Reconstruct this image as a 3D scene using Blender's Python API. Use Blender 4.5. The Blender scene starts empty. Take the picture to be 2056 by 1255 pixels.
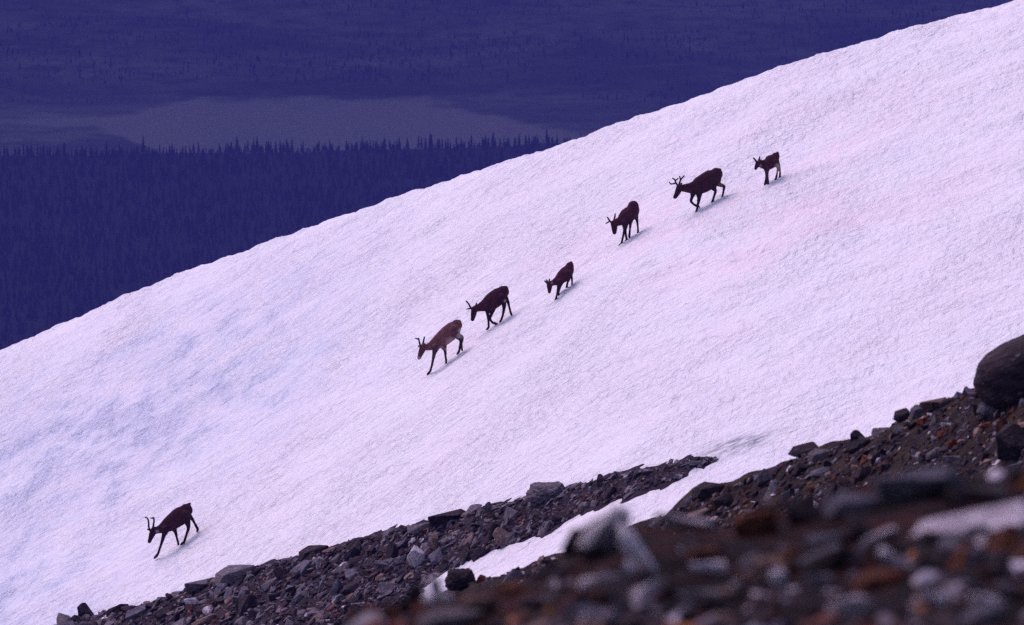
import bpy, bmesh, math, random
import numpy as np
from mathutils import Vector, Matrix, Quaternion

random.seed(7)
RNG = np.random.default_rng(11)
S = bpy.context.scene
COL = S.collection

# ------------------------------------------------------------------ camera, light, exposure
PW, PH = 2056.0, 1255.0
LENS = 226.0
F = PW * LENS / 36.0                       # focal length in photograph pixels
PITCH = math.radians(8.0)
RIGHT = np.array([1.0, 0.0, 0.0])
UP = np.array([0.0, math.sin(PITCH), math.cos(PITCH)])
FWD = np.array([0.0, math.cos(PITCH), -math.sin(PITCH)])

cd = bpy.data.cameras.new('camera')
cam = bpy.data.objects.new('camera', cd)
COL.objects.link(cam)
cam.location = (0, 0, 0)
cam.rotation_euler = (math.pi / 2 - PITCH, 0, 0)
cd.lens = LENS
cd.sensor_width = 36.0
cd.clip_start = 0.5
cd.clip_end = 30000.0
cd.dof.use_dof = True
cd.dof.focus_distance = 146.0
cd.dof.aperture_fstop = 7.2
S.camera = cam

SUN_DIR = Vector((-0.42, 0.42, 0.86)).normalized()
SUN_EL = math.asin(SUN_DIR.z)
SUN_AZ = math.atan2(SUN_DIR.x, SUN_DIR.y)
sd = bpy.data.lights.new('sun', 'SUN')
sd.energy = 1.3
sd.angle = math.radians(32.0)          # the sun stands in thin high cloud
sd.color = (1.0, 0.93, 0.93)
sun = bpy.data.objects.new('sun', sd)
COL.objects.link(sun)
sun.location = (-30, 30, 80)
sun.rotation_mode = 'QUATERNION'
sun.rotation_quaternion = (-SUN_DIR).to_track_quat('-Z', 'Y')

w = bpy.data.worlds.new('World')
S.world = w
w.use_nodes = True
wn = w.node_tree
sky = wn.nodes.new('ShaderNodeTexSky')
sky.sky_type = 'NISHITA'
sky.sun_disc = False
sky.sun_elevation = SUN_EL
sky.sun_rotation = SUN_AZ % (2 * math.pi)
sky.air_density = 1.0
bg = wn.nodes['Background']
bg.inputs['Strength'].default_value = 0.15
wn.links.new(sky.outputs[0], bg.inputs['Color'])

vs = S.view_settings
vs.view_transform = 'Standard'
vs.look = 'None'
vs.gamma = 1.0
vs.use_curve_mapping = False
vs.exposure = 0.25
vs.use_white_balance = True                # the slide film's magenta cast
vs.white_balance_temperature = 7000
vs.white_balance_tint = 45
S.cycles.volume_bounces = 1
S.cycles.max_bounces = 6
S.cycles.use_denoising = False


# ------------------------------------------------------------------ small helpers
def pix(u, v, d):
    """The point at depth d (metres along the view axis) seen at photograph pixel (u, v)."""
    u = np.asarray(u, float); v = np.asarray(v, float); d = np.asarray(d, float)
    tx = (u - PW / 2) / F
    ty = (PH / 2 - v) / F
    return d[..., None] * (tx[..., None] * RIGHT + ty[..., None] * UP + FWD)


_P = RNG.permutation(512)
_P = np.concatenate([_P, _P])
_G = RNG.uniform(0, 2 * np.pi, 512)


def perlin(x, y):
    xi = np.floor(x).astype(int); yi = np.floor(y).astype(int)
    xf = x - xi; yf = y - yi
    xi &= 511; yi &= 511

    def g(ix, iy, fx, fy):
        a = _G[_P[(_P[ix & 511] + iy) & 511]]
        return np.cos(a) * fx + np.sin(a) * fy
    sx = xf * xf * xf * (xf * (xf * 6 - 15) + 10)
    sy = yf * yf * yf * (yf * (yf * 6 - 15) + 10)
    a = g(xi, yi, xf, yf) * (1 - sx) + g(xi + 1, yi, xf - 1, yf) * sx
    b = g(xi, yi + 1, xf, yf - 1) * (1 - sx) + g(xi + 1, yi + 1, xf - 1, yf - 1) * sx
    return (a * (1 - sy) + b * sy) * 1.5


def fbm(x, y, n=4):
    r = 0; amp = 1.0; s = 1.0
    for i in range(n):
        r = r + amp * perlin(x * s + 17.3 * i, y * s + 5.1 * i)
        amp *= 0.5; s *= 2.03
    return r


def interp(pts):
    xs = np.array([p[0] for p in pts], float); ys = np.array([p[1] for p in pts], float)

    def f(x):
        x = np.asarray(x, float)
        r = np.interp(x, xs, ys)
        lo = (ys[1] - ys[0]) / (xs[1] - xs[0]); hi = (ys[-1] - ys[-2]) / (xs[-1] - xs[-2])
        r = np.where(x < xs[0], ys[0] + (x - xs[0]) * lo, r)
        return np.where(x > xs[-1], ys[-1] + (x - xs[-1]) * hi, r)
    return f


def smooth_interp(pts, wid):
    f = interp(pts)
    k = np.linspace(-1, 1, 9) * wid
    return lambda x: sum(f(np.asarray(x, float) + q) for q in k) / 9.0


def tag(o, label=None, cat=None, group=None, kind=None):
    if label: o['label'] = label
    if cat: o['category'] = cat
    if group: o['group'] = group
    if kind: o['kind'] = kind
    return o


def link(name, me, parent=None, mats=()):
    o = bpy.data.objects.new(name, me)
    COL.objects.link(o)
    if parent is not None: o.parent = parent
    if me is not None:
        for m in mats: me.materials.append(m)
    return o


def np_mesh(name, V, loops, starts, totals, smooth=True, matidx=None):
    me = bpy.data.meshes.new(name)
    me.vertices.add(len(V)); me.vertices.foreach_set('co', np.ascontiguousarray(V, np.float32).ravel())
    me.loops.add(len(loops)); me.loops.foreach_set('vertex_index', np.asarray(loops, np.int32))
    me.polygons.add(len(starts))
    me.polygons.foreach_set('loop_start', np.asarray(starts, np.int32))
    if matidx is not None: me.polygons.foreach_set('material_index', np.asarray(matidx, np.int32))
    me.polygons.foreach_set('use_smooth', np.full(len(starts), smooth, bool))
    me.update(calc_edges=True)
    me.validate()
    return me


def grid_mesh(name, P):
    """P: (n, m, 3) array of points."""
    n, m = P.shape[:2]
    idx = np.arange(n * m).reshape(n, m)
    q = np.stack([idx[:-1, :-1], idx[:-1, 1:], idx[1:, 1:], idx[1:, :-1]], -1).reshape(-1, 4)
    me = np_mesh(name, P.reshape(-1, 3), q.ravel(), np.arange(len(q)) * 4, np.full(len(q), 4))
    return me


def point_attr(me, name, vals):
    a = me.attributes.new(name, 'FLOAT', 'POINT')
    a.data.foreach_set('value', np.ascontiguousarray(vals, np.float32).ravel())


# ------------------------------------------------------------------ materials
class NT:
    def __init__(self, name):
        self.m = bpy.data.materials.new(name); self.m.use_nodes = True
        self.t = self.m.node_tree; self.n = self.t.nodes; self.l = self.t.links
        self.b = self.n['Principled BSDF']

    def new(self, kind, **k):
        n = self.n.new(kind)
        for a, v in k.items(): setattr(n, a, v)
        return n

    def coord(self, scale=(1, 1, 1), rot=(0, 0, 0), kind='Object'):
        c = self.new('ShaderNodeTexCoord'); mp = self.new('ShaderNodeMapping')
        mp.inputs['Scale'].default_value = scale; mp.inputs['Rotation'].default_value = rot
        self.l.new(c.outputs[kind], mp.inputs['Vector'])
        return mp.outputs[0]

    def noise(self, vec, scale, detail=4, rough=0.55, dist=0.0):
        n = self.new('ShaderNodeTexNoise')
        n.inputs['Scale'].default_value = scale; n.inputs['Detail'].default_value = detail
        n.inputs['Roughness'].default_value = rough; n.inputs['Distortion'].default_value = dist
        self.l.new(vec, n.inputs['Vector'])
        return n.outputs[0]

    def ramp(self, fac, stops):
        r = self.new('ShaderNodeValToRGB'); e = r.color_ramp.elements
        while len(e) < len(stops): e.new(0.5)
        for k, (p, c) in enumerate(stops):
            e[k].position = p
            e[k].color = (c, c, c, 1) if isinstance(c, (int, float)) else (*c, 1)
        self.l.new(fac, r.inputs[0])
        return r.outputs[0]

    def mix(self, fac, a, b, mode='MIX'):
        x = self.new('ShaderNodeMix', data_type='RGBA', blend_type=mode)
        for s, v in ((0, fac), (6, a), (7, b)):
            if isinstance(v, bpy.types.NodeSocket): self.l.new(v, x.inputs[s])
            elif s == 0: x.inputs[0].default_value = v
            else: x.inputs[s].default_value = (*v, 1)
        return x.outputs[2]

    def math(self, op, a, b):
        x = self.new('ShaderNodeMath', operation=op)
        for s, v in ((0, a), (1, b)):
            if isinstance(v, bpy.types.NodeSocket): self.l.new(v, x.inputs[s])
            else: x.inputs[s].default_value = v
        return x.outputs[0]

    def attr(self, name):
        a = self.new('ShaderNodeAttribute', attribute_name=name)
        return a

    def bump(self, h, strength, dist, prev=None):
        b = self.new('ShaderNodeBump'); b.inputs['Strength'].default_value = strength
        b.inputs['Distance'].default_value = dist
        self.l.new(h, b.inputs['Height'])
        if prev is not None: self.l.new(prev, b.inputs['Normal'])
        return b.outputs[0]

    def done(self, col, rough=0.9, normal=None, spec=0.3):
        if isinstance(col, bpy.types.NodeSocket): self.l.new(col, self.b.inputs['Base Color'])
        else: self.b.inputs['Base Color'].default_value = (*col, 1)
        self.b.inputs['Roughness'].default_value = rough
        self.b.inputs['Specular IOR Level'].default_value = spec
        if normal is not None: self.l.new(normal, self.b.inputs['Normal'])
        return self.m


def snow_material():
    t = NT('old_snow')
    streak = t.noise(t.coord((2.4, 5.0, 0), (0, 0, 0.12)), 1.0, 4, 0.6, 0.8)
    speck = t.noise(t.coord((6.5, 3.0, 0), (0, 0, -0.2)), 1.0, 4, 0.65, 0.3)
    mid = t.noise(t.coord((1.1, 0.8, 0)), 1.0, 3, 0.5, 0.5)
    hollow_shade = t.attr('hollow_shade').outputs['Fac']
    pink = t.ramp(t.noise(t.coord((0.25, 0.35, 0)), 1.0, 4, 0.6), [(0.42, 0.0), (0.60, 1.0)])
    vary = t.ramp(t.noise(t.coord((0.35, 0.30, 0)), 1.0, 4, 0.6, 0.6), [(0.34, 0.42), (0.66, 0.88)])
    vary2 = t.ramp(t.noise(t.coord((0.5, 0.6, 0), (0, 0, 0.3)), 1.0, 3, 0.6, 0.8), [(0.33, 0.9), (0.66, 0.40)])
    n1 = t.bump(streak, 0.9, 0.13)
    t.l.new(t.math('MULTIPLY', vary2, 0.9), n1.node.inputs['Strength'])
    n2 = t.bump(speck, 1.0, 0.21, n1)
    t.l.new(t.math('MAXIMUM', vary, t.math('MULTIPLY', hollow_shade, 1.3)), n2.node.inputs['Strength'])
    base = t.mix(mid, (0.80, 0.81, 0.87), (0.87, 0.86, 0.89))
    base = t.mix(t.math('MULTIPLY', pink, t.math('MULTIPLY', t.attr('pink_area').outputs['Fac'], 0.8)), base, (0.88, 0.77, 0.83))
    base = t.mix(hollow_shade, base, (0.57, 0.65, 0.84))  # shaded hollow painted as darker, bluer snow colour
    dirt = t.attr('dirt').outputs['Fac']
    grit = t.ramp(t.noise(t.coord((2.2, 5.0, 0)), 1.3, 6, 0.7), [(0.40, 0.0), (0.62, 1.0)])
    base = t.mix(t.math('MULTIPLY', dirt, grit), base, (0.22, 0.25, 0.28))
    return t.done(base, 0.6, n2, 0.3)


def rock_material(name, a, b, lichen, amount, scale=3.0):
    t = NT(name)
    v = t.coord((1, 1, 1))
    n = t.noise(v, scale, 6, 0.65, 0.4)
    c = t.mix(t.ramp(n, [(0.3, 0.0), (0.7, 1.0)]), a, b)
    layer = t.noise(t.coord((1, 1, 7)), scale * 0.8, 4, 0.6, 0.3)
    c = t.mix(t.ramp(layer, [(0.35, 0.6), (0.55, 0.0)]), c, tuple(x * 0.45 for x in a))
    l = t.ramp(t.noise(v, scale * 1.7, 5, 0.7, 0.2), [(0.62 - amount * 0.35, 0.0), (0.70 - amount * 0.3, 1.0)])
    c = t.mix(l, c, lichen)
    nb = t.bump(n, 0.9, 0.10)
    nb = t.bump(layer, 0.7, 0.05, nb)
    return t.done(c, 0.88, nb, 0.25)


def ground_material(name, cols, scale, bump=0.05):
    t = NT(name)
    v = t.coord((1, 1, 1))
    a = t.noise(v, scale, 6, 0.7, 0.5)
    b = t.noise(v, scale * 0.23, 4, 0.6, 0.8)
    c = t.mix(t.ramp(b, [(0.46, 0.0), (0.62, 1.0)]), cols[0], cols[1])
    c = t.mix(t.ramp(a, [(0.50, 0.0), (0.66, 1.0)]), c, cols[2])
    c = t.mix(t.ramp(t.noise(v, scale * 3.1, 3, 0.6), [(0.60, 0.0), (0.72, 1.0)]), c, cols[3])
    return t.done(c, 0.95, t.bump(a, 1.0, bump), 0.1)


def fur_material():
    t = NT('reindeer_fur')
    c = t.attr('fur').outputs['Color']
    n = t.noise(t.coord((14, 14, 5)), 1.0, 4, 0.6)
    c = t.mix(t.ramp(n, [(0.3, 0.55), (0.7, 0.0)]), c, (0.012, 0.006, 0.008))
    return t.done(c, 0.9, t.bump(n, 0.6, 0.02), 0.1)


M_SNOW = snow_material()
M_FUR = fur_material()
_t = NT('antler_velvet'); _n = _t.noise(_t.coord(), 30, 3)
M_ANTLER = _t.done(_t.mix(_n, (0.022, 0.013, 0.014), (0.05, 0.03, 0.028)), 0.85, _t.bump(_n, 0.4, 0.01))
_t = NT('hoof_horn'); _n = _t.noise(_t.coord(), 40, 3)
M_HOOF = _t.done(_t.mix(_n, (0.012, 0.010, 0.012), (0.03, 0.025, 0.028)), 0.6, None)
R_GREY = rock_material('grey_rock', (0.105, 0.08, 0.105), (0.23, 0.185, 0.21), (0.36, 0.31, 0.33), 0.12)
R_DARK = rock_material('dark_rock', (0.013, 0.006, 0.010), (0.055, 0.028, 0.038), (0.17, 0.13, 0.15), 0.07)
R_TAN = rock_material('tan_rock', (0.16, 0.085, 0.075), (0.34, 0.21, 0.17), (0.10, 0.06, 0.065), 0.2)
R_RUST = rock_material('rusty_rock', (0.070, 0.010, 0.009), (0.19, 0.036, 0.016), (0.32, 0.13, 0.03), 0.25)
R_BLUE = rock_material('blue_grey_rock', (0.09, 0.08, 0.115), (0.19, 0.17, 0.22), (0.30, 0.27, 0.32), 0.12)
R_PALE = rock_material('pale_lichen_rock', (0.52, 0.43, 0.49), (0.80, 0.70, 0.76), (0.16, 0.12, 0.14), 0.14)
R_WHITE = rock_material('white_quartz_rock', (0.70, 0.62, 0.68), (0.88, 0.80, 0.85), (0.40, 0.34, 0.38), 0.04)
ROCKS = {'white': R_WHITE, 'grey': R_GREY, 'dark': R_DARK, 'tan': R_TAN, 'rust': R_RUST, 'blue': R_BLUE, 'pale': R_PALE}
ROCK_LIST = list(ROCKS.values()); ROCK_KEYS = list(ROCKS)
G_SCREE = ground_material('scree_soil', ((0.030, 0.020, 0.028), (0.050, 0.033, 0.042), (0.014, 0.009, 0.014), (0.12, 0.09, 0.10)), 5.0, 0.06)
G_HEATH = ground_material('heath_soil', ((0.022, 0.012, 0.014), (0.045, 0.032, 0.015), (0.010, 0.006, 0.009), (0.09, 0.06, 0.07)), 8.0, 0.05)
G_NEAR = ground_material('rusty_heath_soil', ((0.008, 0.003, 0.005), (0.050, 0.008, 0.006), (0.003, 0.002, 0.003), (0.035, 0.016, 0.018)), 14.0, 0.05)

# ------------------------------------------------------------------ the snowfield
V_SIL = smooth_interp([(0, 706), (250, 597), (400, 537), (600, 463), (840, 382), (1000, 330), (1140, 283),
                       (1270, 234), (1430, 182), (1640, 119), (1860, 50), (2020, 4), (2056, -5), (2600, -150)], 60)
V_150 = smooth_interp([(-400, 1480), (355, 1095), (890, 735), (1000, 660), (1130, 588), (1260, 492), (1425, 415), (1555, 358), (2056, 160)], 60)
A_SNOW = 0.30


def rounded(s, a_near, a_far, b):
    a = np.where(s < 0, a_near, a_far)
    return np.sqrt((a * s) ** 2 + b * b) - b


B_SNOW = 0.35
_g150 = lambda u: (V_150(u) - V_SIL(u)) * 150.0 / F
D_SIL = lambda u: 150.0 + (np.sqrt((_g150(u) + B_SNOW) ** 2 - B_SNOW ** 2)) / A_SNOW


def snow_v(u, d):
    return V_SIL(u) + F * rounded(d - D_SIL(u), A_SNOW, 0.36, B_SNOW) / d


def solve_depth(vf, u, v, lo, hi):
    """depth on the near side of a surface vf(u, d) that shows at pixel (u, v)"""
    u = np.asarray(u, float); v = np.asarray(v, float)
    a = np.full(u.shape, float(lo)); b = np.broadcast_to(np.asarray(hi, float), u.shape).copy()
    for _ in range(45):
        m = (a + b) / 2
        below = vf(u, m) > v
        a = np.where(below, m, a); b = np.where(below, b, m)
    return (a + b) / 2


def snow_depth(u, v): return solve_depth(snow_v, u, v, 60.0, D_SIL(u))


# edges of the rocky strip that lies on the snow
V_UP = smooth_interp([(-300, 1400), (100, 1262), (200, 1232), (300, 1212), (430, 1162), (600, 1118), (740, 1082), (850, 1052), (960, 1024),
                      (1040, 1004), (1080, 985), (1150, 976), (1240, 950), (1330, 936), (1400, 918), (1440, 917), (1480, 912)], 14)
V_LO = smooth_interp([(-300, 1900), (700, 1420), (780, 1290), (820, 1232), (850, 1184), (880, 1156), (915, 1140), (990, 1102), (1100, 1064), (1170, 1024), (1250, 1000),
                      (1320, 972), (1360, 962), (1385, 944), (1440, 924), (1480, 912)], 12)

uu = np.arange(-520, 2580, 6.0)
dd = np.concatenate([np.arange(92, 126, 0.6), np.arange(126, 185, 0.11), np.arange(185, 262, 1.2)])
U, D = np.meshgrid(uu, dd)
X = (U - PW / 2) / F * D
fade = np.clip((D - 118) / 12, 0, 1) * np.clip((230 - D) / 40, 0, 1)
lump = 0.050 * fbm(X * 0.55, D * 0.9 + 0.3 * X, 3) + 0.020 * fbm(X * 2.2, D * 4.2, 2)
lump += 0.10 * fbm(X * 0.16 + 7, D * 0.20, 2)
lump += 0.075 * np.maximum(0, fbm(X * 1.7 + 40, D * 1.3, 3) - 0.40)
lump += 0.045 * np.exp(-((D - D_SIL(U)) / 4.0) ** 2) * (fbm(X * 2.6, D * 1.1 + 3, 4) + 0.6 * np.maximum(0, fbm(X * 0.9, D * 0.6, 3)))
VV = snow_v(U, D) - F * lump * fade / D
# dirty melt snow beyond the tip of the scree strip
us, vs_ = U, VV
along = (us - 1410) / 140.0
dirt = np.clip(1 - np.abs(along - 0.45) * 1.5, 0, 1) * np.clip(1 - np.abs(vs_ - (912 - (us - 1410) * 0.27)) / 26.0, 0, 1)
dirt = np.maximum(dirt, 0.8 * np.clip(1 - np.abs(us - 1500) / 110, 0, 1) * np.clip(1 - np.abs(vs_ - (905 - (us - 1450) * 0.33)) / 10.0, 0, 1))
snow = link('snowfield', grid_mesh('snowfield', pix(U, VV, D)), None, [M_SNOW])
edge = np.maximum(np.clip(1 - np.abs(VV - V_LO(U) - 2) / 9, 0, 1) * (U > 850), np.clip(1 - np.abs(VV - V_UP(U) + 2) / 7, 0, 1)) * (U < 1450)
dirt = np.maximum(dirt * 2.0, edge * np.clip(0.35 + 0.8 * fbm(X * 0.9, D * 0.7 + 2, 3), 0, 0.75))   # grey wet rim where the snow thins out
point_attr(snow.data, 'dirt', np.clip(dirt, 0, 1))
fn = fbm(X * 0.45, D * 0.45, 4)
band = 905 - 0.52 * (U - 150)                  # shade of the hollow at left, painted into the snow as a bluish tint
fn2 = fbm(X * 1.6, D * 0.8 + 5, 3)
hollow_shade = np.exp(-((VV - band) / 190.0) ** 2) * np.clip((900 - U) / 500, 0, 1)
hollow_shade = np.maximum(hollow_shade, 0.8 * np.clip((420 - U) / 420, 0, 1) * np.clip((VV - 760) / 150, 0, 1))  # the painted shade carries on into the lower left
point_attr(snow.data, 'hollow_shade', np.clip(hollow_shade * (0.60 + 0.30 * fn + 0.35 * fn2) + 0.10 * np.clip(fn2, 0, 1), 0, 0.8))
pink_area = np.exp(-(((U - 1560) / 330) ** 2 + ((VV - 420 + 0.25 * (U - 1560)) / 150) ** 2))  # pinkest towards the upper right, faintly pink elsewhere
point_attr(snow.data, 'pink_area', np.clip(pink_area + 0.35, 0, 1))
tag(snow, 'steep snow slope falling from upper right to lower left', 'snow', kind='structure')

# ------------------------------------------------------------------ rocky strip lying on the snow
def scree_off(u, d):
    du = snow_depth(u, V_UP(u)); dl = snow_depth(u, V_LO(u))
    e = np.minimum(du - d, d - dl)
    e = e - 0.6 * np.clip((u - 1380) / 65, 0, 1.6) ** 2
    n = fbm((u - 1028) / F * d * 1.5, d * 1.8, 4)
    return np.clip(e * 0.22, -0.6, 0.20) + 0.05 * n + 0.02


def scree_v(u, d): return snow_v(u, d) - F * scree_off(u, d) / d


su = np.arange(-60, 1500, 4.0)
sdp = np.arange(120, 147, 0.09)
SU, SD = np.meshgrid(su, sdp)
scree = link('rocky_strip', grid_mesh('rocky_strip', pix(SU, scree_v(SU, SD), SD)), None, [G_SCREE])
tag(scree, 'dark stony ground of the strip between snow patches', 'ground', kind='structure')

# ------------------------------------------------------------------ camera hill: stony slope at right and near ridge
V_RIGHT = smooth_interp([(200, 1420), (700, 1290), (860, 1214), (885, 1196), (940, 1166), (1050, 1141), (1150, 1108), (1250, 1073), (1340, 1040), (1372, 1010), (1400, 984), (1470, 978), (1540, 950), (1600, 918),
                         (1680, 897), (1740, 876), (1800, 842), (1860, 818), (1955, 784), (2056, 748), (2600, 560)], 10)
V_NEAR = smooth_interp([(-400, 1560), (500, 1330), (640, 1278), (760, 1238), (850, 1205), (950, 1196), (1050, 1178), (1130, 1128), (1200, 1084), (1300, 1066), (1450, 1062), (1560, 1036), (1650, 1016),
                        (1750, 982), (1850, 962), (2056, 950), (2600, 900)], 18)
D_RIGHT = lambda u: 72.0 + (u - 1500) * -0.010
D_NEAR = 15.0


def right_v(u, d):
    x = (u - 1028) / F * d
    return V_RIGHT(u) + F * rounded(d - D_RIGHT(u), 0.30, 0.24, 0.25) / d - F * 0.10 * fbm(x * 0.8, d * 0.8, 4) / d


def near_v(u, d):
    x = (u - 1028) / F * d
    return V_NEAR(u) + F * rounded(d - D_NEAR, 0.11, 0.27, 0.02) / d - F * 0.018 * fbm(x * 4, d * 4, 4) / d


ru = np.arange(60, 2600, 4.0)
rd = np.concatenate([np.arange(30, 60, 0.35), np.arange(60, 86, 0.07), np.arange(86, 132, 0.6)])
RU, RD = np.meshgrid(ru, rd)
rs = link('stony_slope', grid_mesh('stony_slope', pix(RU, right_v(RU, RD), RD)), None, [G_HEATH])
tag(rs, 'dark heath and stone slope below the snow at right', 'ground', kind='structure')
nu = np.arange(-400, 2600, 5.0)
nd = np.concatenate([np.arange(4, 11, 0.08), np.arange(11, 16.5, 0.02), np.arange(16.5, 62, 0.3)])
NU, ND = np.meshgrid(nu, nd)
ns = link('near_ridge', grid_mesh('near_ridge', pix(NU, near_v(NU, ND), ND)), None, [G_NEAR])
tag(ns, 'blurred rusty ground of the nearest ridge', 'ground', kind='structure')


# ------------------------------------------------------------------ rocks
def rock_bm(seed, dims, npts=26, bevel=0.05, rough=0.03):
    r = random.Random(seed)
    bm = bmesh.new()
    for _ in range(npts):
        p = Vector([r.uniform(-1, 1) for _ in range(3)])
        m = max(abs(c) for c in p)
        p = p / (m ** 0.65) * (1 - 0.25 * r.random())
        bm.verts.new((p.x * dims[0], p.y * dims[1], p.z * dims[2]))
    res = bmesh.ops.convex_hull(bm, input=bm.verts)
    bmesh.ops.delete(bm, geom=[g for g in bm.verts if not g.link_faces], context='VERTS')
    bmesh.ops.dissolve_limit(bm, angle_limit=0.22, verts=bm.verts, edges=bm.edges)
    if bevel:
        bmesh.ops.bevel(bm, geom=bm.edges[:], offset=bevel, segments=2, profile=0.6, affect='EDGES', clamp_overlap=True)
        bmesh.ops.triangulate(bm, faces=[f for f in bm.faces if len(f.verts) > 4])
        bmesh.ops.subdivide_edges(bm, edges=[e for e in bm.edges if e.calc_length() > 0.35], cuts=2, use_grid_fill=True)
        bmesh.ops.triangulate(bm, faces=bm.faces[:])
        s = seed * 3.7
        q = np.array([v.co for v in bm.verts])
        k = 1.5 * perlin(q[:, 0] * 2.1 + s, q[:, 1] * 2.1 + q[:, 2] * 1.7 + s) + perlin(q[:, 0] * 5.1 - s, q[:, 2] * 5.1 + q[:, 1] * 3.3 + s)
        for v, f in zip(bm.verts, k): v.co *= 1 + rough * float(f)
    bm.normal_update()
    return bm


DIMS = [(1, .72, .30), (1, .6, .42), (1, .8, .55), (.9, .55, .22), (1, .45, .35), (.85, .8, .65), (1, .9, .38), (.8, .6, .6)]
ROCK_ME, ROCK_LO = [], []
for k in range(16):
    bm = rock_bm(k + 1, DIMS[k % 8]); me = bpy.data.meshes.new('rock'); bm.to_mesh(me); bm.free()
    me.materials.append(R_GREY); ROCK_ME.append(me)
    bm = rock_bm(k + 101, DIMS[k % 8], 14, 0)
    vv = np.array([v.co for v in bm.verts]); bm.verts.index_update()
    ff = [[v.index for v in f.verts] for f in bm.faces]; bm.free()
    ROCK_LO.append((vv, ff))


def surf_frames(vf, u, d):
    """positions, normals and tangents (to the right) of points on a surface"""
    u = np.asarray(u, float); d = np.asarray(d, float)
    p = pix(u, vf(u, d), d)
    tx = pix(u + 3.0, vf(u + 3.0, d), d) - p
    ty = pix(u, vf(u, d + 0.05), d + 0.05) - p
    tx /= np.linalg.norm(tx, axis=1)[:, None]
    n = np.cross(tx, ty); n /= np.linalg.norm(n, axis=1)[:, None]
    return p, n, tx


def rock_matrix(p, n, tx, size, r, sink=0.1, tilt=0.35):
    p, n, tx = Vector(p), Vector(n), Vector(tx)
    B = Matrix((tx, n.cross(tx), n)).transposed()
    yaw = r.gauss(0, 0.6) + (math.pi if r.random() < 0.5 else 0)
    R = B.to_4x4() @ Matrix.Rotation(r.gauss(0, tilt), 4, 'X') @ Matrix.Rotation(r.gauss(0, tilt), 4, 'Y') @ Matrix.Rotation(yaw, 4, 'Z')
    return Matrix.Translation(p + n * size * sink) @ R @ Matrix.Diagonal((size, size, size, 1))


def place_rock(name, mat, me, M, label, cat, group=None):
    o = bpy.data.objects.new(name, me)
    COL.objects.link(o)
    o.matrix_world = M
    o.material_slots[0].link = 'OBJECT'
    o.material_slots[0].material = mat
    return tag(o, label, cat, group)


def near_depth(u, v): return solve_depth(near_v, u, v, 5.0, D_NEAR)
def right_depth(u, v): return solve_depth(right_v, u, v, 33.0, D_RIGHT(u))
def scree_depth(u, v): return solve_depth(scree_v, u, v, 118.0, snow_depth(u, V_UP(u)))


LAYER = {'near': (near_v, near_depth), 'right': (right_v, right_depth), 'scree': (scree_v, scree_depth)}


def screen_rock(layer, u, v, hw, hh, rot, mat, label, variant, base=None, name='rock', deep=None, cat='rock'):
    """a rock standing on its ground with half width hw and half height hh (photograph pixels), leaning by rot degrees"""
    vf, df = LAYER[layer]
    vb = v + hh * 0.6 if base is None else base
    d = float(df(np.array(u), np.array(vb)))
    if layer == 'near': d += 0.07 if mat == 'dark' else -0.05
    c = Vector(pix(u, v, d))
    k = d / F
    me = ROCK_ME[variant % 16]
    dm = DIMS[(variant % 16) % 8]
    if variant == 99: me, dm = (ROUND_ME if hw < 20 else LUMP_ME), (1, 1, 1)
    dep = deep if deep else 0.5 * (hw + hh)
    # local x -> across the picture, local z -> up, turned in that plane; real depth along y
    R = Matrix.Rotation(-math.radians(rot), 4, 'Y') @ Matrix.Rotation(0.25 * ((variant * 37) % 5 - 2) / 2, 4, 'X')
    M = Matrix.Translation(c) @ R @ Matrix.Diagonal((hw * k / (0.92 * dm[0]), dep * k / (0.9 * dm[1]), hh * k / (0.92 * dm[2]), 1))
    return place_rock(name, ROCKS[mat], me, M, label, cat)


# a weathered round boulder
bm = bmesh.new()
bmesh.ops.create_icosphere(bm, subdivisions=5, radius=1.0)
for v in bm.verts:
    q = v.co.normalized()
    k = float(fbm(np.array([q.x * 1.3 + q.z + 3.2]), np.array([q.y * 1.3 - q.z * 0.6 + 8.0]), 4)[0])
    e = (abs(q.x) ** 2.6 + abs(q.y) ** 2.6 + abs(q.z) ** 2.6) ** (-1 / 2.6)
    v.co = q * e * (1 + 0.06 * k)
me = bpy.data.meshes.new('boulder'); bm.to_mesh(me); bm.free()
for p in me.polygons: p.use_smooth = True
me.materials.append(R_DARK)
ROUND_ME = me

LUMP_ME = ROUND_ME.copy()
co = np.empty(len(LUMP_ME.vertices) * 3, np.float32); LUMP_ME.vertices.foreach_get('co', co); co = co.reshape(-1, 3)
k = 0.22 * fbm(co[:, 0] * 1.1 + co[:, 1] * 0.7 + 1.7, co[:, 2] * 1.2 - co[:, 1] * 0.5 + 4.4, 4)
k += -0.10 * np.abs(fbm(co[:, 0] * 1.7 - co[:, 2] + 9, co[:, 1] * 1.3 + co[:, 2], 2))
LUMP_ME.vertices.foreach_set('co', (co * (1 + k[:, None])).ravel().astype(np.float32)); LUMP_ME.update()

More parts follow.
